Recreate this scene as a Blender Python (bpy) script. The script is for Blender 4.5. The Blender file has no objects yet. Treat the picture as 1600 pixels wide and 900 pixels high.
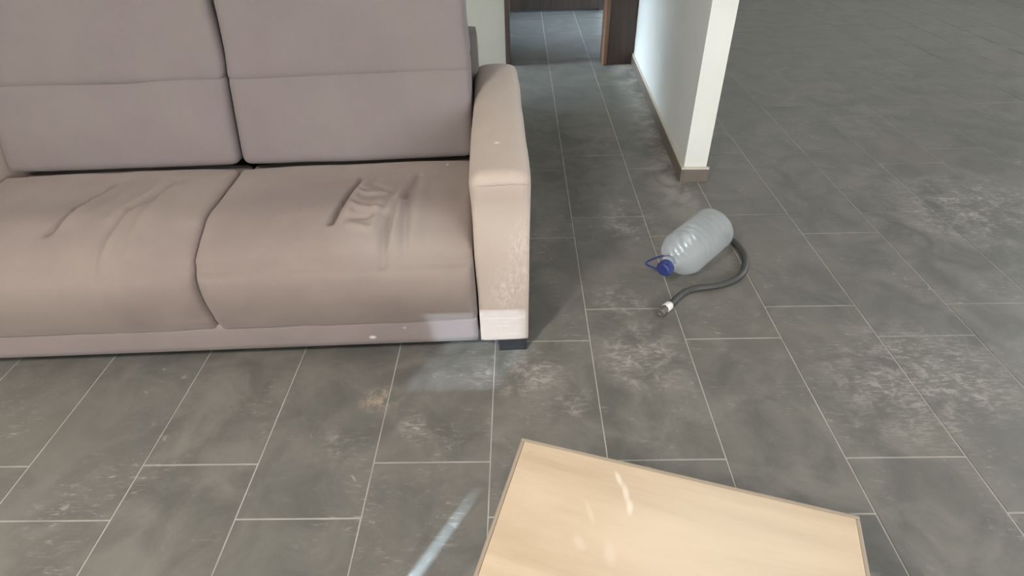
import bpy, bmesh, math, random
from mathutils import Vector, Matrix, noise

random.seed(7)
scene = bpy.context.scene
COL = scene.collection

# ------------------------------------------------------------------ camera
F_PX, PITCH, YAW, ROLL, CAM_H = 897.5, 0.65795, -0.02425, 0.0309, 1.2477
right = Vector((math.cos(YAW), -math.sin(YAW), 0))
ahead = Vector((math.sin(YAW), math.cos(YAW), 0))
look = ahead * math.cos(PITCH) + Vector((0, 0, -1)) * math.sin(PITCH)
down = -ahead * math.sin(PITCH) - Vector((0, 0, 1)) * math.cos(PITCH)
c, s = math.cos(ROLL), math.sin(ROLL)
cam_x = right * c + down * s            # image right
cam_d = right * -s + down * c           # image down
cam = bpy.data.cameras.new('camera')
cam.sensor_fit = 'HORIZONTAL'
cam.sensor_width = 36.0
cam.lens = F_PX / 1600 * 36.0
cam.clip_start = 0.02
cam_ob = bpy.data.objects.new('camera', cam)
m = Matrix((cam_x, -cam_d, -look)).transposed().to_4x4()
m.translation = Vector((0, 0, CAM_H))
cam_ob.matrix_world = m
COL.objects.link(cam_ob)
scene.camera = cam_ob


def project(p):
    d = Vector(p) - Vector((0, 0, CAM_H))
    z = d.dot(look)
    if z < 0.05:
        return None
    return 800 + F_PX * d.dot(cam_x) / z, 450 + F_PX * d.dot(cam_d) / z


# ------------------------------------------------------------------ world, sun, lights, exposure
scene.view_settings.view_transform = 'Standard'
scene.view_settings.look = 'None'
scene.view_settings.gamma = 1.0
scene.view_settings.use_curve_mapping = False
scene.view_settings.exposure = 0.0
scene.cycles.use_denoising = True
scene.cycles.max_bounces = 6

world = bpy.data.worlds.new('world')
scene.world = world
world.use_nodes = True
bg = world.node_tree.nodes['Background']
bg.inputs[0].default_value = (0.62, 0.76, 1.0, 1)
bg.inputs[1].default_value = 0.6


def area(name, loc, direction, sx, sy, power, color, spread=180, shape='RECTANGLE'):
    l = bpy.data.lights.new(name, 'AREA')
    l.shape = shape
    l.size, l.size_y = sx, sy
    l.energy = power
    l.color = color
    l.spread = math.radians(spread)
    o = bpy.data.objects.new(name, l)
    o.location = loc
    o.rotation_euler = Vector(direction).to_track_quat('-Z', 'Y').to_euler()
    COL.objects.link(o)
    return o


SUN_DIR = Vector((0.51 * math.cos(math.radians(22)), 0.86 * math.cos(math.radians(22)), -math.sin(math.radians(22))))
sun = bpy.data.lights.new('sun', 'SUN')
sun.energy = 58.0
sun.angle = math.radians(0.45)
sun.color = (0.60, 0.80, 1.0)
sun_ob = bpy.data.objects.new('sun', sun)
sun_ob.rotation_euler = SUN_DIR.to_track_quat('-Z', 'Y').to_euler()
COL.objects.link(sun_ob)

# ceiling lamp of the living room, behind the photographer's left shoulder
area('ceiling_lamp', (-1.15, -0.75, 2.5), (0.12, 0.2, -1), 0.45, 0.45, 82, (1.0, 0.94, 0.875), shape='DISK')
# fill light for the right-hand floor, added as an unseen front window
area('fill_front_window', (2.3, -2.12, 1.35), (0, 1, -0.15), 2.2, 1.6, 120, (0.95, 0.98, 1.0))
# daylight through the glazed door behind the sofa, in its opening
area('daylight_side_door', (-2.52, 3.93, 1.15), (1, 0, -0.48), 0.42, 1.7, 9.5, (0.72, 0.87, 1.0), spread=34)
# daylight through the small window of the hall, in its opening
area('daylight_hall_window', (-1.0, 5.3, 1.35), (1, 0, -0.5), 0.6, 1.0, 20, (0.62, 0.80, 1.0), spread=70)

# added light: an unseen far right window that brightens the rear floor
area('fill_far_window', (5.95, 3.6, 1.4), (-1, 0, -0.25), 2.4, 1.5, 95, (0.93, 0.97, 1.0))

# ------------------------------------------------------------------ material helpers


def new_mat(name):
    mt = bpy.data.materials.new(name)
    mt.use_nodes = True
    nt = mt.node_tree
    return mt, nt, nt.nodes['Principled BSDF']


def node(nt, kind, ins=None, **props):
    n = nt.nodes.new(kind)
    for k, v in props.items():
        setattr(n, k, v)
    for k, v in (ins or {}).items():
        if hasattr(v, 'is_output'):
            nt.links.new(v, n.inputs[k])
        else:
            n.inputs[k].default_value = v
    return n


def math_n(nt, op, a, b=0.0, cc=0.0, clamp=False):
    return node(nt, 'ShaderNodeMath', {0: a, 1: b, 2: cc}, operation=op, use_clamp=clamp).outputs[0]


def rng(nt, v, a, b, lo=0.0, hi=1.0):
    return node(nt, 'ShaderNodeMapRange', {0: v, 1: a, 2: b, 3: lo, 4: hi}, interpolation_type='SMOOTHSTEP').outputs[0]


def mix(nt, f, a, b):
    n = node(nt, 'ShaderNodeMix', data_type='RGBA')
    for idx, v in ((0, f), (6, a), (7, b)):
        if hasattr(v, 'is_output'):
            nt.links.new(v, n.inputs[idx])
        elif idx == 0:
            n.inputs[0].default_value = v
        else:
            n.inputs[idx].default_value = (*v, 1)
    return n.outputs[2]


def noise_n(nt, vec, scale, detail=4, rough=0.55, dist=0.0):
    return node(nt, 'ShaderNodeTexNoise', {'Vector': vec, 'Scale': scale, 'Detail': detail, 'Roughness': rough, 'Distortion': dist}).outputs[0]


def mapping(nt, vec, rot=0.0, scale=(1, 1, 1), loc=(0, 0, 0)):
    return node(nt, 'ShaderNodeMapping', {'Vector': vec, 'Location': loc, 'Rotation': (0, 0, rot), 'Scale': scale}).outputs[0]


def bump(nt, h, strength, dist=0.01, normal=None):
    ins = {'Height': h, 'Strength': strength, 'Distance': dist}
    if normal is not None:
        ins['Normal'] = normal
    return node(nt, 'ShaderNodeBump', ins).outputs[0]


def position(nt):
    return node(nt, 'ShaderNodeNewGeometry').outputs['Position']


def blob(nt, pos, cx, cy, rx, ry, ang=0.0, cz=None, rz=1.0):
    """soft elliptical stain mask around a place in the room"""
    v = node(nt, 'ShaderNodeVectorMath', {0: pos, 1: (cx, cy, 0 if cz is None else cz)}, operation='SUBTRACT').outputs[0]
    v = node(nt, 'ShaderNodeVectorRotate', {'Vector': v, 'Angle': -ang}, rotation_type='Z_AXIS').outputs[0]
    v = node(nt, 'ShaderNodeVectorMath', {0: v, 1: (1 / rx, 1 / ry, 0 if cz is None else 1 / rz)}, operation='MULTIPLY').outputs[0]
    l = node(nt, 'ShaderNodeVectorMath', {0: v}, operation='LENGTH').outputs['Value']
    return rng(nt, l, 1.0, 0.25)


def add_masks(nt, masks):
    o = masks[0]
    for k in masks[1:]:
        o = math_n(nt, 'MAXIMUM', o, k)
    return o


def plain(name, col, rough=0.6, noise_amt=0.08, scale=12, bump_s=0.0, metallic=0.0):
    mt, nt, b = new_mat(name)
    tc = node(nt, 'ShaderNodeTexCoord').outputs['Object']
    n = noise_n(nt, tc, scale, 5)
    lo = tuple(max(0, x * (1 - noise_amt)) for x in col)
    hi = tuple(min(1, x * (1 + noise_amt)) for x in col)
    nt.links.new(mix(nt, n, lo, hi), b.inputs['Base Color'])
    b.inputs['Roughness'].default_value = rough
    b.inputs['Metallic'].default_value = metallic
    if bump_s:
        nt.links.new(bump(nt, noise_n(nt, tc, scale * 12, 3), bump_s, 0.003), b.inputs['Normal'])
    return mt


# ---- slate-look floor tiles, dusty and scuffed
def make_tile_mat():
    mt, nt, b = new_mat('slate_tile')
    pos = position(nt)
    rnd = node(nt, 'ShaderNodeObjectInfo').outputs['Random']
    big = noise_n(nt, pos, 1.7, 3)
    mid = noise_n(nt, pos, 7.0, 8, 0.62, 0.6)
    fine = noise_n(nt, pos, 40.0, 6, 0.7)
    col = mix(nt, rng(nt, mid, 0.3, 0.72), (0.124, 0.120, 0.107), (0.210, 0.197, 0.175))
    col = mix(nt, rng(nt, big, 0.45, 0.75, 0, 0.6), col, (0.182, 0.163, 0.140))
    col = mix(nt, math_n(nt, 'MULTIPLY', rnd, 0.3), col, (0.135, 0.138, 0.126))
    col = mix(nt, rng(nt, fine, 0.5, 0.9, 0, 0.35), col, (0.16, 0.155, 0.145))
    # wiped plaster dust: blotches broken up by streaky scuffs
    streak = noise_n(nt, mapping(nt, pos, rot=0.9, scale=(22, 95, 1)), 1.0, 5, 0.6, 0.5)
    streak2 = noise_n(nt, mapping(nt, pos, rot=-0.75, scale=(28, 110, 1)), 1.0, 5, 0.6, 0.8)
    blot = noise_n(nt, pos, 4.2, 5, 0.6, 0.8)
    speck = noise_n(nt, pos, 24.0, 4, 0.6, 0.4)
    scuff = math_n(nt, 'MULTIPLY', rng(nt, blot, 0.46, 0.66), math_n(nt, 'MAXIMUM', rng(nt, streak, 0.55, 0.76), rng(nt, streak2, 0.56, 0.78)))
    spots = math_n(nt, 'MULTIPLY', rng(nt, speck, 0.62, 0.74), rng(nt, blot, 0.42, 0.6))
    places = add_masks(nt, [
        blob(nt, pos, -0.30, 1.00, 0.05, 0.09, 0.5),
        blob(nt, pos, -0.02, 1.20, 0.20, 0.13, 0.2), blob(nt, pos, 0.36, 1.27, 0.17, 0.20, -0.4),
        blob(nt, pos, 0.33, 1.52, 0.14, 0.12, 0.0), blob(nt, pos, 0.45, 2.05, 0.16, 0.22, 0.2),
        blob(nt, pos, 0.19, 2.1, 0.07, 0.09, 0.2), blob(nt, pos, -0.05, 3.75, 0.14, 0.07, 0.2),
        blob(nt, pos, -0.5, 0.95, 0.05, 0.07, 0.9), blob(nt, pos, 0.14, 1.08, 0.09, 0.06, 0.6),
        blob(nt, pos, 1.15, 1.15, 0.4, 0.3, 0.4), blob(nt, pos, 1.9, 2.1, 0.5, 0.4, 0.4)])
    pl = math_n(nt, 'MULTIPLY', places, math_n(nt, 'MULTIPLY', math_n(nt, 'MAXIMUM', rng(nt, streak2, 0.46, 0.66), rng(nt, speck, 0.5, 0.66)), rng(nt, mid, 0.3, 0.6)))
    # dust swept up along the foot of the side wall
    xyz = node(nt, 'ShaderNodeSeparateXYZ', {0: pos})
    wall_x = math_n(nt, 'MULTIPLY_ADD', xyz.outputs[1], 0.0344, 0.655)
    dw = math_n(nt, 'SUBTRACT', wall_x, xyz.outputs[0])
    foot = math_n(nt, 'MULTIPLY', rng(nt, dw, 0.20, 0.03), rng(nt, mid, 0.34, 0.62))
    foot = math_n(nt, 'MULTIPLY', foot, rng(nt, xyz.outputs[1], 1.9, 2.6))
    foot = math_n(nt, 'MULTIPLY', foot, rng(nt, dw, -0.06, -0.02))
    dust = math_n(nt, 'MULTIPLY', scuff, 0.5)
    dust = math_n(nt, 'MAXIMUM', dust, math_n(nt, 'MULTIPLY', spots, 0.45))
    dust = math_n(nt, 'MAXIMUM', dust, math_n(nt, 'MULTIPLY', pl, 0.55))
    dust = math_n(nt, 'MAXIMUM', dust, math_n(nt, 'MULTIPLY', foot, 0.55))
    col = mix(nt, dust, col, (0.50, 0.465, 0.42))
    brown = math_n(nt, 'MULTIPLY', blob(nt, pos, -0.415, 1.105, 0.075, 0.06, 0.4), rng(nt, noise_n(nt, pos, 30, 5, 0.65, 0.6), 0.42, 0.62))
    col = mix(nt, math_n(nt, 'MULTIPLY', brown, 0.7), col, (0.46, 0.36, 0.27))
    nt.links.new(col, b.inputs['Base Color'])
    nt.links.new(rng(nt, math_n(nt, 'ADD', dust, math_n(nt, 'MULTIPLY', mid, 0.3)), 0.05, 0.5, 0.42, 0.72), b.inputs['Roughness'])
    b.inputs['Specular IOR Level'].default_value = 0.4
    nt.links.new(bump(nt, mid, 0.25, 0.004), b.inputs['Normal'])
    return mt


# ---- sofa fabric: mauve taupe microfibre with plaster dust and wear
def make_fabric(name, base, dusty, dust_amt, masks=(), warm=None):
    mt, nt, b = new_mat(name)
    pos = position(nt)
    n1 = noise_n(nt, pos, 3.0, 4, 0.55, 0.3)
    n2 = noise_n(nt, pos, 16.0, 6, 0.6, 0.3)
    weave = noise_n(nt, pos, 420.0, 2)
    col = mix(nt, rng(nt, n1, 0.35, 0.68, 0, dust_amt), base, dusty)
    col = mix(nt, rng(nt, n2, 0.45, 0.8, 0, 0.25), col, tuple(min(1, x * 1.25) for x in base))
    col = mix(nt, rng(nt, weave, 0.3, 0.7, 0, 0.12), col, tuple(x * 0.7 for x in base))
    if masks:
        wear = noise_n(nt, mapping(nt, pos, scale=(95, 95, 40)), 1.0, 8, 0.75, 0.5)
        for kind, colr, amt, args in masks:
            k = blob(nt, pos, **args)
            if kind == 'wear':
                k = math_n(nt, 'MULTIPLY', k, rng(nt, wear, 0.42, 0.68))
            col = mix(nt, math_n(nt, 'MULTIPLY', k, amt), col, colr)
    nt.links.new(col, b.inputs['Base Color'])
    b.inputs['Roughness'].default_value = 0.85
    b.inputs['Specular IOR Level'].default_value = 0.25
    b.inputs['Sheen Weight'].default_value = 0.18
    b.inputs['Sheen Roughness'].default_value = 0.45
    nrm = bump(nt, n2, 0.22, 0.006)
    nt.links.new(bump(nt, weave, 0.18, 0.001, nrm), b.inputs['Normal'])
    return mt


def make_wall_mat(name, col):
    mt, nt, b = new_mat(name)
    pos = position(nt)
    n = noise_n(nt, pos, 2.2, 5, 0.6, 0.3)
    f = noise_n(nt, pos, 160.0, 3)
    nt.links.new(mix(nt, rng(nt, n, 0.35, 0.75), col, tuple(x * 0.9 for x in col)), b.inputs['Base Color'])
    b.inputs['Roughness'].default_value = 0.75
    nt.links.new(bump(nt, f, 0.25, 0.002), b.inputs['Normal'])
    return mt


def make_wood(name, lo, hi, scale, rough, axis_scale, rot=0.0, marks=(), faint=(), band=0.5):
    mt, nt, b = new_mat(name)
    tc = node(nt, 'ShaderNodeTexCoord').outputs['Object']
    v = mapping(nt, tc, rot=rot, scale=axis_scale)
    g = noise_n(nt, v, scale, 8, 0.62, 0.5)
    g2 = noise_n(nt, v, scale * 5, 4, 0.6)
    col = mix(nt, rng(nt, g, 0.32, 0.7), lo, hi)
    col = mix(nt, rng(nt, g2, 0.5, 0.8, 0, band), col, tuple(x * 0.86 for x in lo))
    for args in faint:
        k = blob(nt, tc, **args)
        col = mix(nt, math_n(nt, 'MULTIPLY', k, 0.25), col, (0.78, 0.70, 0.58))
    for args in marks:
        k = blob(nt, tc, **args)
        col = mix(nt, math_n(nt, 'MULTIPLY', k, 0.55), col, (0.82, 0.76, 0.66))
    nt.links.new(col, b.inputs['Base Color'])
    b.inputs['Roughness'].default_value = rough
    nt.links.new(bump(nt, g2, 0.08, 0.002), b.inputs['Normal'])
    return mt


M = {}
M['tile'] = make_tile_mat()
M['grout'] = plain('pale_grout', (0.40, 0.38, 0.34), 0.9, 0.5, 9)
M['wall'] = make_wall_mat('white_paint', (0.80, 0.80, 0.76))
M['wall_cream'] = make_wall_mat('cream_paint', (0.49, 0.475, 0.41))
M['ceiling'] = make_wall_mat('ceiling_paint', (0.78, 0.78, 0.76))
M['skirting'] = plain('skirting_tile', (0.16, 0.135, 0.11), 0.5, 0.25, 8)
M['skirting_cap'] = plain('cream_sealant', (0.60, 0.55, 0.46), 0.6, 0.15, 20)
M['dark_wood'] = make_wood('dark_brown_wood', (0.050, 0.034, 0.028), (0.085, 0.056, 0.043), 3.0, 0.45, (9, 9, 0.8))
M['mid_wood'] = make_wood('chestnut_wood', (0.16, 0.082, 0.048), (0.24, 0.13, 0.078), 3.0, 0.45, (9, 9, 0.8))
M['red_wood'] = make_wood('mahogany_wood', (0.07, 0.026, 0.016), (0.12, 0.046, 0.026), 3.0, 0.4, (9, 9, 0.8))
M['white_frame'] = plain('white_window_frame', (0.75, 0.76, 0.75), 0.4, 0.04)
M['shutter'] = plain('shutter_plastic', (0.55, 0.53, 0.47), 0.5, 0.05)
M['metal'] = plain('steel', (0.55, 0.55, 0.55), 0.3, 0.05, metallic=1.0)

MAUVE, DUSTY = (0.245, 0.196, 0.178), (0.298, 0.242, 0.213)
M['seat'] = make_fabric('mauve_taupe_fabric', MAUVE, DUSTY, 0.8, [
    ('dust', (0.62, 0.60, 0.57), 0.9, dict(cx=-0.455, cy=1.28, rx=0.014, ry=0.05, cz=0.082, rz=0.008)),
    ('dust', (0.55, 0.52, 0.48), 0.6, dict(cx=-0.355, cy=1.28, rx=0.006, ry=0.05, cz=0.115, rz=0.006)),
    ('dust', (0.55, 0.52, 0.48), 0.5, dict(cx=-0.235, cy=1.69, rx=0.006, ry=0.014, cz=0.44, rz=0.05)),
    ('dust', (0.52, 0.47, 0.43), 0.22, dict(cx=-0.34, cy=1.33, rx=0.22, ry=0.16, cz=0.42, rz=0.14))])  # last entry: soft sheen of the seat front painted into the colour, not dust
M['back'] = make_fabric('mauve_back_fabric', (0.205, 0.172, 0.172), (0.23, 0.197, 0.19), 0.7)
M['rail'] = make_fabric('mauve_rail_fabric', (0.255, 0.208, 0.202), (0.30, 0.25, 0.24), 0.7, [
    ('dust', (0.70, 0.68, 0.65), 0.95, dict(cx=-0.455, cy=1.28, rx=0.015, ry=0.06, cz=0.082, rz=0.009)),
    ('dust', (0.55, 0.52, 0.48), 0.6, dict(cx=-0.355, cy=1.28, rx=0.007, ry=0.06, cz=0.115, rz=0.007))])
M['frame_fabric'] = make_fabric('dark_frame_fabric', (0.135, 0.118, 0.108), (0.16, 0.14, 0.125), 0.6)
M['arm'] = make_fabric('beige_arm_fabric', (0.465, 0.380, 0.330), (0.515, 0.432, 0.370), 0.9, [  # paler and more beige than the seat fabric
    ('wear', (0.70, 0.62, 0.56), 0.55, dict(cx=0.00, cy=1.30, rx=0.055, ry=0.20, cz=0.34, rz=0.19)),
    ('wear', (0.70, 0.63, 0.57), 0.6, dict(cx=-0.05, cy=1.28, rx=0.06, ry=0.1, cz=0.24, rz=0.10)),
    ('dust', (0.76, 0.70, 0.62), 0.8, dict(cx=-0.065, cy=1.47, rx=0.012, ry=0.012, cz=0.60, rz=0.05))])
M['under'] = plain('black_underlay', (0.02, 0.02, 0.022), 0.8)
M['foot'] = plain('black_plastic_foot', (0.02, 0.02, 0.022), 0.5)

# ------------------------------------------------------------------ mesh helpers


def link(name, me, mat=None, parent=None):
    o = bpy.data.objects.new(name, me)
    COL.objects.link(o)
    if mat is not None and me is not None and not me.materials:
        me.materials.append(mat)
    if parent is not None:
        o.parent = parent
    return o


def mesh_from(bm, smooth=False):
    me = bpy.data.meshes.new('mesh')
    bmesh.ops.recalc_face_normals(bm, faces=bm.faces)
    bm.to_mesh(me)
    bm.free()
    if smooth:
        for p in me.polygons:
            p.use_smooth = True
    return me


def add_box(bm, x0, x1, y0, y1, z0, z1, bevel=0.0, seg=2):
    r = bmesh.ops.create_cube(bm, size=1.0)
    vs = r['verts']
    for v in vs:
        v.co = Vector((x0 + (v.co.x + .5) * (x1 - x0), y0 + (v.co.y + .5) * (y1 - y0), z0 + (v.co.z + .5) * (z1 - z0)))
    if bevel:
        es = list({e for v in vs for e in v.link_edges})
        bmesh.ops.bevel(bm, geom=es, offset=bevel, segments=seg, profile=0.6, affect='EDGES')


def box(name, dims, mat, parent=None, bevel=0.0, seg=2):
    bm = bmesh.new()
    add_box(bm, *dims, bevel=bevel, seg=seg)
    return link(name, mesh_from(bm), mat, parent)


def boxes(name, dimlist, mat, parent=None, bevel=0.0):
    bm = bmesh.new()
    for d in dimlist:
        add_box(bm, *d, bevel=bevel)
    return link(name, mesh_from(bm), mat, parent)


def empty(name, loc, rz=0.0):
    o = bpy.data.objects.new(name, None)
    o.location = loc
    o.rotation_euler = (0, 0, rz)
    o.empty_display_size = 0.05
    COL.objects.link(o)
    return o


def structure(o):
    o['kind'] = 'structure'
    return o


def thing(o, label, cat, group=None):
    o['label'] = label
    o['category'] = cat
    if group:
        o['group'] = group
    return o


def soft_box(name, x0, x1, y0, y1, z0, z1, r, mat, parent, step=0.02, shape=None, smooth=None, post=None):
    """rounded box on a dense grid; shape(p) moves each point afterwards"""
    h = Vector(((x1 - x0) / 2, (y1 - y0) / 2, (z1 - z0) / 2))
    cen = Vector(((x0 + x1) / 2, (y0 + y1) / 2, (z0 + z1) / 2))
    n = [max(4, int(2 * k / step)) for k in h]
    bm = bmesh.new()
    cache = {}

    def vert(p):
        key = (round(p.x, 6), round(p.y, 6), round(p.z, 6))
        if key not in cache:
            inner = Vector([max(-(h[i] - r), min(h[i] - r, p[i])) for i in range(3)])
            d = p - inner
            q = inner + d.normalized() * r if d.length > 1e-9 else p.copy()
            q = q + cen
            cache[key] = bm.verts.new(shape(q) if shape else q)
        return cache[key]

    for ax in range(3):
        u, v = (ax + 1) % 3, (ax + 2) % 3
        for sgn in (-1, 1):
            for i in range(n[u]):
                for j in range(n[v]):
                    q = []
                    for a, bb in ((0, 0), (1, 0), (1, 1), (0, 1)):
                        p = Vector((0, 0, 0))
                        p[ax] = sgn * h[ax]
                        p[u] = -h[u] + 2 * h[u] * (i + a) / n[u]
                        p[v] = -h[v] + 2 * h[v] * (j + bb) / n[v]
                        q.append(vert(p))
                    bm.faces.new(q)
    if smooth:
        sel = [v for v in bm.verts if smooth(v.co)]
        for _ in range(45):
            bmesh.ops.smooth_vert(bm, verts=sel, factor=0.5, use_axis_x=False, use_axis_y=True, use_axis_z=True)
    if post:
        for v in bm.verts:
            v.co = post(v.co)
    return link(name, mesh_from(bm, True), mat, parent)


def tube(name, pts, radius, mat, parent=None, closed=False, res=10):
    cu = bpy.data.curves.new('curve', 'CURVE')
    cu.dimensions = '3D'
    sp = cu.splines.new('NURBS')
    sp.points.add(len(pts) - 1)
    for q, p in zip(sp.points, pts):
        q.co = (*p, 1)
    sp.use_endpoint_u = not closed
    sp.use_cyclic_u = closed
    sp.order_u = 4
    cu.resolution_u = res
    cu.bevel_depth = radius
    cu.bevel_resolution = 4
    cu.use_fill_caps = True
    tmp = bpy.data.objects.new('tmp', cu)
    COL.objects.link(tmp)
    dg = bpy.context.evaluated_depsgraph_get()
    me = bpy.data.meshes.new_from_object(tmp.evaluated_get(dg))
    bpy.data.objects.remove(tmp)
    for p in me.polygons:
        p.use_smooth = True
    me.materials.clear()
    return link(name, me, mat, parent)


def lathe(bm, profile, seg=40):
    """profile of (radius, z) turned about z"""
    rings = []
    for r, z in profile:
        if r < 1e-6:
            rings.append([bm.verts.new((0, 0, z))])
        else:
            rings.append([bm.verts.new((r * math.cos(2 * math.pi * k / seg), r * math.sin(2 * math.pi * k / seg), z)) for k in range(seg)])
    for a, b in zip(rings, rings[1:]):
        for k in range(seg):
            k2 = (k + 1) % seg
            if len(a) == 1 and len(b) > 1:
                bm.faces.new((a[0], b[k], b[k2]))
            elif len(b) == 1 and len(a) > 1:
                bm.faces.new((a[k], b[0], a[k2]))
            elif len(a) > 1:
                bm.faces.new((a[k], b[k], b[k2], a[k2]))


# ------------------------------------------------------------------ the setting
X_L, X_R, Y_F, Y_B, Y_R, ZC = -2.6, 6.0, -2.2, 4.2, 7.4, 2.6
Y_HALL = 5.85

floor = structure(box('floor', (X_L - .1, X_R + .1, Y_F - .1, Y_R + .1, -0.06, -0.0016), M['grout']))

# tiles, 30 x 60 cm, staggered columns: joints at X0 + 0.3 k
X0, YA, YB, TW, TL, J = 0.2093, 0.7369, 0.8900, 0.30, 0.60, 0.0035
bm = bmesh.new()
add_box(bm, -(TW - J) / 2, (TW - J) / 2, -(TL - J) / 2, (TL - J) / 2, -0.010, 0.0, bevel=0.0011, seg=1)
tile_me = mesh_from(bm)
tile_me.materials.append(M['tile'])
spots = []
for k in range(math.floor((X_L - X0) / TW), math.ceil((X_R - X0) / TW)):
    yo = YA if k % 2 else YB
    for n in range(math.floor((Y_F - yo) / TL), math.ceil((Y_R - yo) / TL)):
        cx, cy = X0 + (k + .5) * TW, yo + (n + .5) * TL
        if not (X_L - .05 < cx < X_R + .05 and Y_F - .2 < cy < Y_R + .2):
            continue
        area_px = 0
        pts = [project((cx + a * TW / 2, cy + b * TL / 2, 0)) for a, b in ((-1, -1), (1, -1), (1, 1), (-1, 1))]
        if all(p is not None for p in pts):
            xs, ys = [p[0] for p in pts], [p[1] for p in pts]
            if max(xs) > -20 and min(xs) < 1620 and max(ys) > -20 and min(ys) < 920:
                area_px = abs(sum(pts[i][0] * pts[(i + 1) % 4][1] - pts[(i + 1) % 4][0] * pts[i][1] for i in range(4))) / 2
        spots.append((area_px, cx, cy))
spots.sort(reverse=True)
single = [q for q in spots if q[0] > 0][:300]
rest = [q for q in spots if q not in single]
for _, cx, cy in single:
    t = link('tile', tile_me, None, floor)
    t.location = (cx, cy, random.uniform(-0.0004, 0.0))
    t.rotation_euler = (random.uniform(-.0008, .0008), random.uniform(-.0008, .0008), 0)
bm = bmesh.new()
for _, cx, cy in rest:
    add_box(bm, cx - (TW - J) / 2, cx + (TW - J) / 2, cy - (TL - J) / 2, cy + (TL - J) / 2, -0.010, 0.0)
far_tiles = link('tile_field', mesh_from(bm), M['tile'], floor)
far_tiles['kind'] = 'stuff'

# back wall with the doorway beside the side wall
DX0, DX1, DH = -0.062, 0.585, 2.05
structure(boxes('wall_back', [(X_L, -0.095, Y_B, Y_B + .12, 0, ZC), (-0.095, 0.86, Y_B, Y_B + .12, DH + .04, ZC)], M['wall_cream']))
# side wall right of the doorway, slightly out of square with the tiles; it ends as a free corner
wr = structure(box('wall_right', (0, 0.10, 0, 3.6, 0, ZC), M['wall']))
wr.location = (0.738, 2.40, 0)
wr.rotation_euler = (0, 0, -math.atan(0.0344))
br = structure(empty('baseboard_right', (0.738, 2.40, 0), -math.atan(0.0344)))
box('skirting_tile', (-0.012, 0.0, -0.012, 1.80, 0, 0.062), M['skirting'], br, 0.002)
box('skirting_tile', (0.0, 0.112, -0.012, 0.0, 0, 0.062), M['skirting'], br, 0.002)
box('sealant_strip', (-0.012, 0.0, -0.012, 1.80, 0.062, 0.072), M['skirting_cap'], br, 0.002)
box('sealant_strip', (0.0, 0.112, -0.012, 0.0, 0.062, 0.072), M['skirting_cap'], br, 0.002)

# doorway: thin left lining, wide dark right casing with a lighter inner lip
d1 = structure(empty('door_1', (0, 0, 0)))
box('jamb_lining', (-0.095, -0.062, Y_B - .012, Y_B + .13, 0, DH + .04), M['dark_wood'], d1, 0.003)
box('jamb_lining', (0.585, 0.612, Y_B - .05, Y_B + .13, 0, DH + .04), M['mid_wood'], d1, 0.004)
box('casing', (0.612, 0.797, Y_B - .022, Y_B + .13, 0, DH + .04), M['dark_wood'], d1, 0.003)
box('head_lining', (-0.062, 0.585, Y_B - .012, Y_B + .13, DH, DH + .04), M['dark_wood'], d1, 0.003)

# hall beyond the doorway
structure(boxes('wall_hall_end', [(-1.2, -0.20, Y_HALL, Y_HALL + .1, 0, ZC), (0.80, 0.95, Y_HALL, Y_HALL + .1, 0, ZC), (-0.20, 0.80, Y_HALL, Y_HALL + .1, 2.08, ZC)], M['wall_cream']))
structure(boxes('wall_hall_left', [(-1.2, -1.1, Y_B + .12, 5.0, 0, ZC), (-1.2, -1.1, 5.6, Y_HALL, 0, ZC), (-1.2, -1.1, 5.0, 5.6, 0, 0.85), (-1.2, -1.1, 5.0, 5.6, 1.85, ZC)], M['wall_cream']))
d2 = structure(empty('door_2', (0, 0, 0)))
box('door_leaf', (-0.14, 0.74, Y_HALL - .005, Y_HALL + .04, 0.012, 2.03), M['red_wood'], d2, 0.003)
box('door_panel', (-0.02, 0.62, Y_HALL - .018, Y_HALL, 0.22, 0.92), M['red_wood'], d2, 0.01)
box('door_panel', (-0.02, 0.62, Y_HALL - .018, Y_HALL, 1.06, 1.88), M['red_wood'], d2, 0.01)
box('kick_board', (-0.14, 0.74, Y_HALL - .022, Y_HALL - .004, 0.012, 0.13), M['dark_wood'], d2, 0.003)
box('casing', (-0.22, -0.14, Y_HALL - .02, Y_HALL + .1, 0, 2.10), M['dark_wood'], d2, 0.003)
box('casing', (0.74, 0.83, Y_HALL - .02, Y_HALL + .1, 0, 2.10), M['dark_wood'], d2, 0.003)
box('casing', (-0.14, 0.74, Y_HALL - .02, Y_HALL + .1, 2.03, 2.10), M['dark_wood'], d2, 0.003)
box('handle', (0.62, 0.70, Y_HALL - .06, Y_HALL - .045, 1.0, 1.02), M['metal'], d2, 0.004)

# the other walls of the open-plan room
structure(boxes('wall_left', [(X_L - .1, X_L, Y_F, 3.70, 0, ZC), (X_L - .1, X_L, 4.16, Y_B + .12, 0, ZC), (X_L - .1, X_L, 3.70, 4.16, 2.05, ZC)], M['wall']))
structure(boxes('wall_front', [
    (X_L - .1, -2.45, Y_F - .1, Y_F, 0, ZC), (-2.45, -1.70, Y_F - .1, Y_F, 0, 1.0), (-2.45, -1.70, Y_F - .1, Y_F, 2.1, ZC),
    (-1.70, 1.2, Y_F - .1, Y_F, 0, ZC), (1.2, 3.4, Y_F - .1, Y_F, 0, 0.55), (1.2, 3.4, Y_F - .1, Y_F, 2.15, ZC), (3.4, X_R + .1, Y_F - .1, Y_F, 0, ZC)], M['wall']))
structure(boxes('wall_far_right', [(X_R, X_R + .1, Y_F, 2.4, 0, ZC), (X_R, X_R + .1, 4.8, Y_R, 0, ZC), (X_R, X_R + .1, 2.4, 4.8, 0, .65), (X_R, X_R + .1, 2.4, 4.8, 2.15, ZC)], M['wall']))
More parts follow.
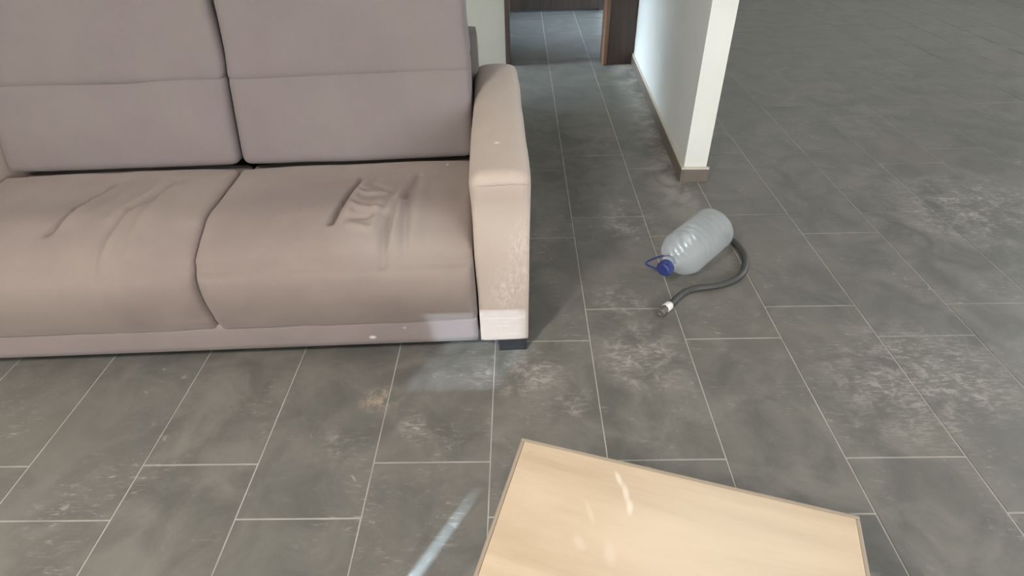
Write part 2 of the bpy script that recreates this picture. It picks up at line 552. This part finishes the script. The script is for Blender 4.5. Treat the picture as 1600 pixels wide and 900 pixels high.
w4 = structure(empty('fill_window_far', (0, 0, 0)))  # added window out of view, goes with the far fill light
for d in ((2.4, 4.8, .65, .70), (2.4, 4.8, 2.10, 2.15), (2.4, 2.45, .70, 2.10), (4.75, 4.8, .70, 2.10), (3.575, 3.625, .70, 2.10)):
    box('window_frame', (X_R + .02, X_R + .07, *d), M['white_frame'], w4)
structure(box('wall_rear', (0.84, X_R + .1, Y_R, Y_R + .1, 0, ZC), M['wall']))
structure(box('wall_side', (0.84, 0.95, 5.9, Y_R, 0, ZC), M['wall']))
structure(box('ceiling', (X_L - .1, X_R + .1, Y_F - .1, Y_R + .1, ZC, ZC + .1), M['ceiling']))

# added windows, out of view, that shape or fill the light; the side door
w1 = structure(empty('sun_gap_window', (0, 0, 0)))
for zz in (1.0, 2.06):
    box('window_frame', (-2.45, -1.70, Y_F - .07, Y_F - .03, zz, zz + .04), M['white_frame'], w1)
z = 1.0
while z < 2.1:                                  # unseen shutter, added with gaps and a slit to shape the sun patches
    sun_gap = 1.60 < z < 1.83
    hgt = 0.030 if not sun_gap else 0.0243
    z2 = min(2.1, z + hgt)
    if sun_gap:
        boxes('slat', [(-2.45, -2.40, Y_F - .10, Y_F - .092, z, z + .0301), (-2.40, -2.12, Y_F - .10, Y_F - .092, z, z2), (-2.12, -1.70, Y_F - .10, Y_F - .092, z, z + .0301)], M['shutter'], w1)
    elif 1.30 < z < 1.44:
        hw = 0.012 - 0.0085 * (z - 1.30) / 0.14
        boxes('slat', [(-2.45, -1.962 - hw, Y_F - .10, Y_F - .092, z, z + .0301), (-1.962 + hw, -1.70, Y_F - .10, Y_F - .092, z, z + .0301)], M['shutter'], w1)
    else:
        box('slat', (-2.45, -1.70, Y_F - .10, Y_F - .092, z, z + .0301), M['shutter'], w1)
    z += 0.030
w2 = structure(empty('fill_window_front', (0, 0, 0)))  # added window behind the camera, goes with the front fill light
for d in ((1.2, 3.4, Y_F - .07, Y_F - .02, 0.55, 0.60), (1.2, 3.4, Y_F - .07, Y_F - .02, 2.10, 2.15), (1.2, 1.25, Y_F - .07, Y_F - .02, 0.60, 2.10), (3.35, 3.4, Y_F - .07, Y_F - .02, 0.60, 2.10), (2.275, 2.325, Y_F - .07, Y_F - .02, 0.60, 2.10)):
    box('window_frame', d, M['white_frame'], w2)
box('blind', (1.2, 3.4, Y_F - .098, Y_F - .09, 0.55, 2.15), M['white_frame'], w2)
w3 = structure(empty('door_3', (0, 0, 0)))
for d in ((X_L - .07, X_L - .02, 3.70, 3.73, 0, 2.05), (X_L - .07, X_L - .02, 4.13, 4.16, 0, 2.05), (X_L - .07, X_L - .02, 3.73, 4.13, 2.0, 2.05)):
    box('door_frame', d, M['white_frame'], w3)

# ------------------------------------------------------------------ sofa
SY = math.radians(2.0)
sofa = empty('sofa', (0.015, 1.293, 0), SY)
thing(sofa, 'mauve taupe fabric sofa with beige armrest and sagging wrinkled seats', 'sofa')
AW, SD, AH = 0.146, 0.945, 0.60
SEAT_W = 0.76
Z_BASE = 0.052


def seg_dist(px, py, a, b):
    ax, ay = a
    bx, by = b
    dx, dy = bx - ax, by - ay
    t = max(0, min(1, ((px - ax) * dx + (py - ay) * dy) / (dx * dx + dy * dy)))
    return math.hypot(px - ax - t * dx, py - ay - t * dy), t


def square_corners(p, x0, x1, y0, r, amount=0.75, z_top=0.53):
    """tighten the upright front edges below the padded top"""
    cx = x0 + r if p.x < x0 + r else (x1 - r if p.x > x1 - r else None)
    if cx is None or p.y > y0 + r or p.z > z_top:
        return p
    dx, dy = p.x - cx, p.y - (y0 + r)
    big = max(abs(dx), abs(dy))
    if big < 1e-6:
        return p
    k = math.hypot(dx, dy) / big
    k = 1 + (k - 1) * amount * min(1, (z_top - p.z) / .06)
    return Vector((cx + dx * k, y0 + r + dy * k, p.z))


def arm_shape(p):
    p = square_corners(p, -AW, 0.0, 0.0, 0.030)
    q = p.copy()
    # gentle crown on top, slight waist on the inner side, rear edge dropping
    if p.z > 0.5:
        q.z += 0.010 * math.sin(math.pi * max(0, min(1, (p.x + AW) / AW if p.x < 0 else 1))) if p.x > -AW else 0
    k = max(0.0, min(1.0, (p.y - (SD - .14)) / .14))
    if p.z > 0.4:
        q.z -= 0.012 * k * k
    n = noise.noise(Vector((p.x * 5, p.y * 4, p.z * 5)))
    q += Vector((n * .004, n * .003, n * .004))
    # front face leans very slightly outwards at the top, top front edge padded
    if p.y < 0.1:
        q.y -= 0.012 * math.exp(-((p.z - 0.57) / 0.06) ** 2)
    q.x += 0.010 * max(0, (p.z - .05) / .55) * (1 if p.x > -AW / 2 else -0.2)
    q.z = max(q.z, Z_BASE)
    return q


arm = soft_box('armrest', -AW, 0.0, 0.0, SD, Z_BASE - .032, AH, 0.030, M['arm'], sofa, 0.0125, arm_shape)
arm['label'] = 'beige armrest with worn scratched front corner'
# piping along the upper front edge of the arm
tube('piping', [(-AW + .018, -0.0105, .5805), (-AW + .05, -0.0135, .5835), (-AW / 2, -0.0140, .585), (-.03, -0.0125, .5835), (0.000, -0.0095, .5800)], 0.0018, M['arm'], arm)
# far armrest, at the other end of the sofa
XL2 = -AW - 2 * SEAT_W - 0.012


def arm2_shape(p):
    q = p.copy()
    n = noise.noise(Vector((p.x * 5, p.y * 4, p.z * 5)))
    q += Vector((n * .004, n * .003, n * .004))
    q.z = max(q.z, Z_BASE)
    return q


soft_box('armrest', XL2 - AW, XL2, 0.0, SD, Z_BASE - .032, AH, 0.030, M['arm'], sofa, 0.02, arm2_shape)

# wrinkles of the near seat, in sofa coordinates: (start, end, depth, width)
W2L = Matrix.Translation(Vector((0.015, 1.293, 0))) @ Matrix.Rotation(SY, 4, 'Z')
W2L.invert()


def loc2(x, y):
    v = W2L @ Vector((x, y, 0))
    return (v.x, v.y)


FOLDS = [((-0.495, 1.625), (-0.512, 1.48), -0.022, 0.007), ((-0.512, 1.48), (-0.53, 1.37), -0.020, 0.008),
         ((-0.475, 1.61), (-0.490, 1.40), 0.010, 0.016),
         ((-0.316, 1.62), (-0.345, 1.47), -0.010, 0.009), ((-0.335, 1.61), (-0.372, 1.42), 0.009, 0.016),
         ((-0.362, 1.46), (-0.380, 1.27), -0.009, 0.010), ((-0.345, 1.46), (-0.352, 1.27), 0.008, 0.016),
         ((-0.331, 1.52), (-0.318, 1.29), -0.006, 0.010), ((-0.295, 1.58), (-0.298, 1.30), 0.006, 0.022),
         ((-0.480, 1.530), (-0.400, 1.528), -0.006, 0.007), ((-0.478, 1.505), (-0.395, 1.510), 0.006, 0.009),
         ((-0.480, 1.455), (-0.405, 1.437), -0.006, 0.007), ((-0.478, 1.43), (-0.40, 1.412), 0.006, 0.009),
         ((-0.485, 1.385), (-0.415, 1.390), -0.005, 0.007), ((-0.48, 1.36), (-0.42, 1.345), 0.005, 0.010),
         ((-0.44, 1.57), (-0.375, 1.52), -0.006, 0.010), ((-0.41, 1.46), (-0.405, 1.31), 0.006, 0.014)]
FOLDS = [(loc2(*a), loc2(*b), d, w) for a, b, d, w in FOLDS]
SEAT_Z = 0.438


def seat_shape_factory(xa, xb, folds, seed):
    def f(p):
        q = p.copy()
        top = max(0.0, min(1.0, (p.z - 0.34) / 0.07))
        u = (p.x - xa) / (xb - xa)
        v = max(0.0, min(1.0, p.y / 0.5))
        # crown across the width, sag where people sit, soft roll at the front
        q.z += top * (0.012 * math.sin(math.pi * max(0, min(1, u))) - 0.016 * math.exp(-((u - .5) / .28) ** 2 - ((v - .62) / .3) ** 2))
        q.z -= top * 0.060 * max(0.0, 1 - p.y / 0.20) ** 2
        d_ = max(0.0, min(1.0, (p.y - 0.43) / 0.05))
        q.z -= top * 0.034 * d_ * d_ * (3 - 2 * d_)
        n = noise.noise(Vector((p.x * 4 + seed, p.y * 4, p.z * 4)))
        n2 = noise.noise(Vector((p.x * 11 + seed, p.y * 9, p.z * 9)))
        q += Vector((0, -0.004 * n, top * (0.006 * n + 0.0025 * n2)))
        front = max(0.0, min(1.0, 1 - p.y / 0.05)) * (1 - top)
        q.y -= front * (0.036 * math.sin(math.pi * max(0, min(1, (p.z - .14) / .28))) + 0.003 * n2)
        return q

    def g(p):
        q = p.copy()
        top = max(0.0, min(1.0, (p.z - 0.30) / 0.06))
        for a, b, d, w in folds:
            r, t = seg_dist(p.x, p.y, a, b)
            if r < 4 * w:
                q.z += 1.8 * top * d * math.exp(-(r / w) ** 2) * (0.35 + 0.65 * math.sin(math.pi * min(1, max(0, .12 + .76 * t))))
        q.z = max(q.z, 0.142)
        return q
    return f, g


for i in range(2):
    xb = -AW - 0.004 - i * (SEAT_W + .002)
    xa = xb - SEAT_W
    folds = FOLDS if i == 0 else [((a[0] - SEAT_W, a[1] + .02), (b_[0] - SEAT_W - .02, b_[1]), d * .8, w * 1.2) for a, b_, d, w in FOLDS[:9]]
    f_, g_ = seat_shape_factory(xa, xb, folds, 3.1 * i)
    seat_fns = (f_, lambda co: co.y < 0.13 and co.z > 0.19, g_)
    soft_box('seat_cushion', xa, xb, -0.004, 0.56, 0.100, SEAT_Z, 0.024, M['seat'], sofa, 0.0062 if i == 0 else 0.009, *seat_fns)

    def lower_shape(p, xa=xa, xb=xb, i=i):
        q = p.copy()
        u = max(0, min(1, (p.x - xa) / (xb - xa)))
        v = max(0, min(1, (p.z - .40) / .29))
        fr = max(0.0, min(1.0, (0.55 - p.y) / 0.08))
        n = noise.noise(Vector((p.x * 4 + 7 * i, p.y * 4, p.z * 5)))
        n2 = noise.noise(Vector((p.x * 12 + 7 * i, p.y * 4, p.z * 5 + 4)))
        q.y += -fr * 0.022 * math.sin(math.pi * v) * math.sin(math.pi * u) ** 0.5 + 0.006 * n + 0.002 * n2
        q.y += (p.z - .40) * 0.32
        return q

    soft_box('back_cushion', xa + .002, xb - .004, 0.447, 0.66, 0.438, 0.706, 0.026, M['back'], sofa, 0.013, lower_shape)

    def upper_shape(p, xa=xa, xb=xb, i=i):
        q = p.copy()
        u = max(0, min(1, (p.x - xa) / (xb - xa)))
        v = max(0, min(1, (p.z - .68) / .34))
        fr = max(0.0, min(1.0, (0.62 - p.y) / 0.08))
        n = noise.noise(Vector((p.x * 4 + 9 * i, p.y * 4 + 3, p.z * 5)))
        q.y += -fr * 0.016 * math.sin(math.pi * v) * math.sin(math.pi * u) ** 0.5 + 0.007 * n
        q.x += 0.006 * noise.noise(Vector((p.x * 2, p.y * 3, p.z * 9)))
        q.y += (p.z - .40) * 0.32
        if p.x > (xa + xb) / 2:                       # the upper outer corner falls away a little
            q.x -= 0.018 * max(0, (p.z - .72) / .3)
        return q

    soft_box('headrest_cushion', xa + .002, xb - .002, 0.447, 0.66, 0.680, 1.03, 0.026, M['back'], sofa, 0.014, upper_shape)

soft_box('back_frame', XL2 - .002, -AW + .012, 0.815, SD - .01, Z_BASE + .02, 0.735, 0.014, M['frame_fabric'], sofa, 0.03)
# fabric-covered base rail along the front and the box under the seats
soft_box('base_rail', XL2 + .004, -AW - .006, 0.000, 0.05, Z_BASE - .002, 0.150, 0.008, M['rail'], sofa, 0.02)
box('seat_box', (XL2 + .004, -AW - .006, 0.05, 0.82, Z_BASE + .01, 0.30), M['under'], sofa)
box('foot', (-.092, -.006, .006, .075, 0, Z_BASE + .004), M['foot'], sofa, .003)
for fx, fy in ((-.075, SD - .06), (XL2 - .075, .05), (XL2 - .075, SD - .06)):
    bm = bmesh.new()
    lathe(bm, [(0, 0), (.030, 0), (.034, .006), (.036, Z_BASE + .012), (0, Z_BASE + .012)], 20)
    ft = link('foot', mesh_from(bm), M['foot'], sofa)
    ft.location = (fx, fy, 0)

# ------------------------------------------------------------------ low table
table = empty('low_table', (-0.006, 0.617, 0), math.radians(-16.6))
thing(table, 'light oak low table with a thin greyish edge and pale smears', 'table')
TH, TLEN, TDEP = 0.45, 0.52, 0.95
M['oak'] = make_wood('light_oak', (0.48, 0.363, 0.25), (0.595, 0.47, 0.336), 1.6, 0.42, (1.0, 7.0, 1.0), marks=[
    dict(cx=0.170, cy=-0.036, rx=0.006, ry=0.020, ang=0.5), dict(cx=0.184, cy=-0.058, rx=0.007, ry=0.024, ang=0.3), dict(cx=0.193, cy=-0.080, rx=0.007, ry=0.018, ang=0.1)], faint=[
    dict(cx=0.137, cy=-0.105, rx=0.006, ry=0.026, ang=0.5), dict(cx=0.131, cy=-0.156, rx=0.010, ry=0.018, ang=0.7),
    dict(cx=0.176, cy=-0.160, rx=0.012, ry=0.024, ang=0.3), dict(cx=0.33, cy=-0.12, rx=0.25, ry=0.2, ang=0.3)], band=0.25)
M['oak_edge'] = plain('grey_edge_band', (0.34, 0.275, 0.21), 0.5, 0.1)
EB = 0.0065
top = box('table_top', (EB, TLEN - EB, -TDEP + EB, -EB, TH - .028, TH), M['oak'], table, 0.0015)
for d in ((0, TLEN, -EB, 0), (0, TLEN, -TDEP, -TDEP + EB), (0, EB, -TDEP + EB, -EB), (TLEN - EB, TLEN, -TDEP + EB, -EB)):
    box('edge_band', (*d, TH - .028, TH - .0008), M['oak_edge'], table, 0.002)
for lx in (0.03, TLEN - .08):
    for ly in (-0.08, -TDEP + .03):
        box('leg', (lx, lx + .05, ly, ly + .05, 0, TH - .028), M['oak'], table, 0.003)

# ------------------------------------------------------------------ water jug lying on the floor
M['plastic'], nt, b = new_mat('clear_plastic')
b.inputs['Base Color'].default_value = (0.86, 0.92, 0.96, 1)
b.inputs['Roughness'].default_value = 0.28
b.inputs['IOR'].default_value = 1.25
b.inputs['Transmission Weight'].default_value = 0.65
b.inputs['Alpha'].default_value = 0.5
tc = node(nt, 'ShaderNodeTexCoord').outputs['Object']
nt.links.new(bump(nt, noise_n(nt, tc, 9, 2), 0.25, 0.006), b.inputs['Normal'])
M['blue'] = plain('blue_cap_plastic', (0.032, 0.045, 0.19), 0.4, 0.15, 30)
jug = empty('water_jug', (0.487, 1.600, 0.086), 0)
thing(jug, 'clear plastic water jug with blue cap lying on the floor tiles', 'jug')
axis = Vector((0.70, 0.71, 0.05)).normalized()
jug.rotation_mode = 'QUATERNION'
jug.rotation_quaternion = axis.to_track_quat('Z', 'Y')
R = 0.082
prof = [(0.021, 0.0), (0.021, 0.018), (0.026, 0.020), (0.026, 0.026), (0.022, 0.030), (0.030, 0.045), (0.052, 0.062), (0.072, 0.085), (R, 0.112)]
zz = 0.112
for k in range(6):
    prof += [(R, zz + .004), (R, zz + .018), (R - .004, zz + .022), (R - .004, zz + .026)]
    zz += .030
prof += [(R, zz + .004), (R, zz + .02), (R - .012, zz + .032), (0.05, zz + .034), (0.02, zz + .022), (0, zz + .020)]
bm = bmesh.new()
lathe(bm, prof, 40)
link('body', mesh_from(bm, True), M['plastic'], jug)
bm = bmesh.new()
capp = [(0, -0.016), (0.021, -0.016), (0.0245, -0.012), (0.0255, 0.010), (0.0265, 0.011), (0.0265, 0.016), (0.0225, 0.016)]
lathe(bm, capp, 36)
for k in range(36):                     # ribs round the cap
    a = 2 * math.pi * k / 36
    r2 = 0.0256
    vs = [bm.verts.new((r2 * math.cos(a + da) * kk, r2 * math.sin(a + da) * kk, zq)) for zq in (-0.011, 0.009) for da, kk in ((-.05, .99), (0, 1.04), (.05, .99))]
    bm.faces.new((vs[0], vs[1], vs[4], vs[3]))
    bm.faces.new((vs[1], vs[2], vs[5], vs[4]))
link('cap', mesh_from(bm, False), M['blue'], jug)
# carrying loop: fixed round the neck, standing out towards the back of the room
inv = Matrix.Translation(jug.location) @ jug.rotation_quaternion.to_matrix().to_4x4()
inv.invert()
loop_w = [(0.519, 1.610, .098), (0.530, 1.645, .100), (.505, 1.675, .090), (.465, 1.668, .082), (.432, 1.652, .076), (.430, 1.640, .074), (.450, 1.620, .076), (.478, 1.592, .080), (.493, 1.581, .082)]
tube('carry_loop', [inv @ Vector(p) for p in loop_w], 0.0035, M['blue'], jug)

# ------------------------------------------------------------------ hose end on the floor
M['hose'] = plain('dark_grey_rubber', (0.055, 0.055, 0.052), 0.5, 0.2, 40)
M['hose_tip'] = plain('grey_brown_rubber', (0.13, 0.115, 0.10), 0.6, 0.2, 40)
M['white_plastic'] = plain('white_plastic', (0.72, 0.70, 0.66), 0.45, 0.05)
hose = empty('hose', (0.462, 1.457, 0))
thing(hose, 'dark grey hose with white collar lying on tiles beside the jug', 'hose')
HR = 0.0115
tube('tube', [(0.026, 0.030, HR), (0.05, 0.058, HR), (0.085, 0.10, HR), (0.13, 0.125, HR), (0.20, 0.13, HR), (0.29, 0.16, HR), (0.36, 0.25, HR), (0.38, 0.38, HR), (0.33, 0.47, HR)], HR, M['hose'], hose)


def ring_part(name, a, b2, prof2, mat):
    a, b2 = Vector(a), Vector(b2)
    bmx = bmesh.new()
    lathe(bmx, [(r, t * (b2 - a).length) for r, t in prof2], 24)
    o = link(name, mesh_from(bmx, True), mat, hose)
    o.location = a
    o.rotation_mode = 'QUATERNION'
    o.rotation_quaternion = (b2 - a).to_track_quat('Z', 'Y')
    return o


ring_part('collar', (0.008, 0.012, HR + .004), (0.030, 0.034, HR + .002), [(0, 0), (.012, 0), (.0155, .15), (.0155, .8), (.0125, 1), (0, 1)], M['white_plastic'])
ring_part('tip', (-0.012, -0.012, HR + .003), (0.010, 0.014, HR + .004), [(0, .35), (.007, .35), (.008, 0), (.0125, 0), (.0135, .3), (.0125, 1), (0, 1)], M['hose_tip'])
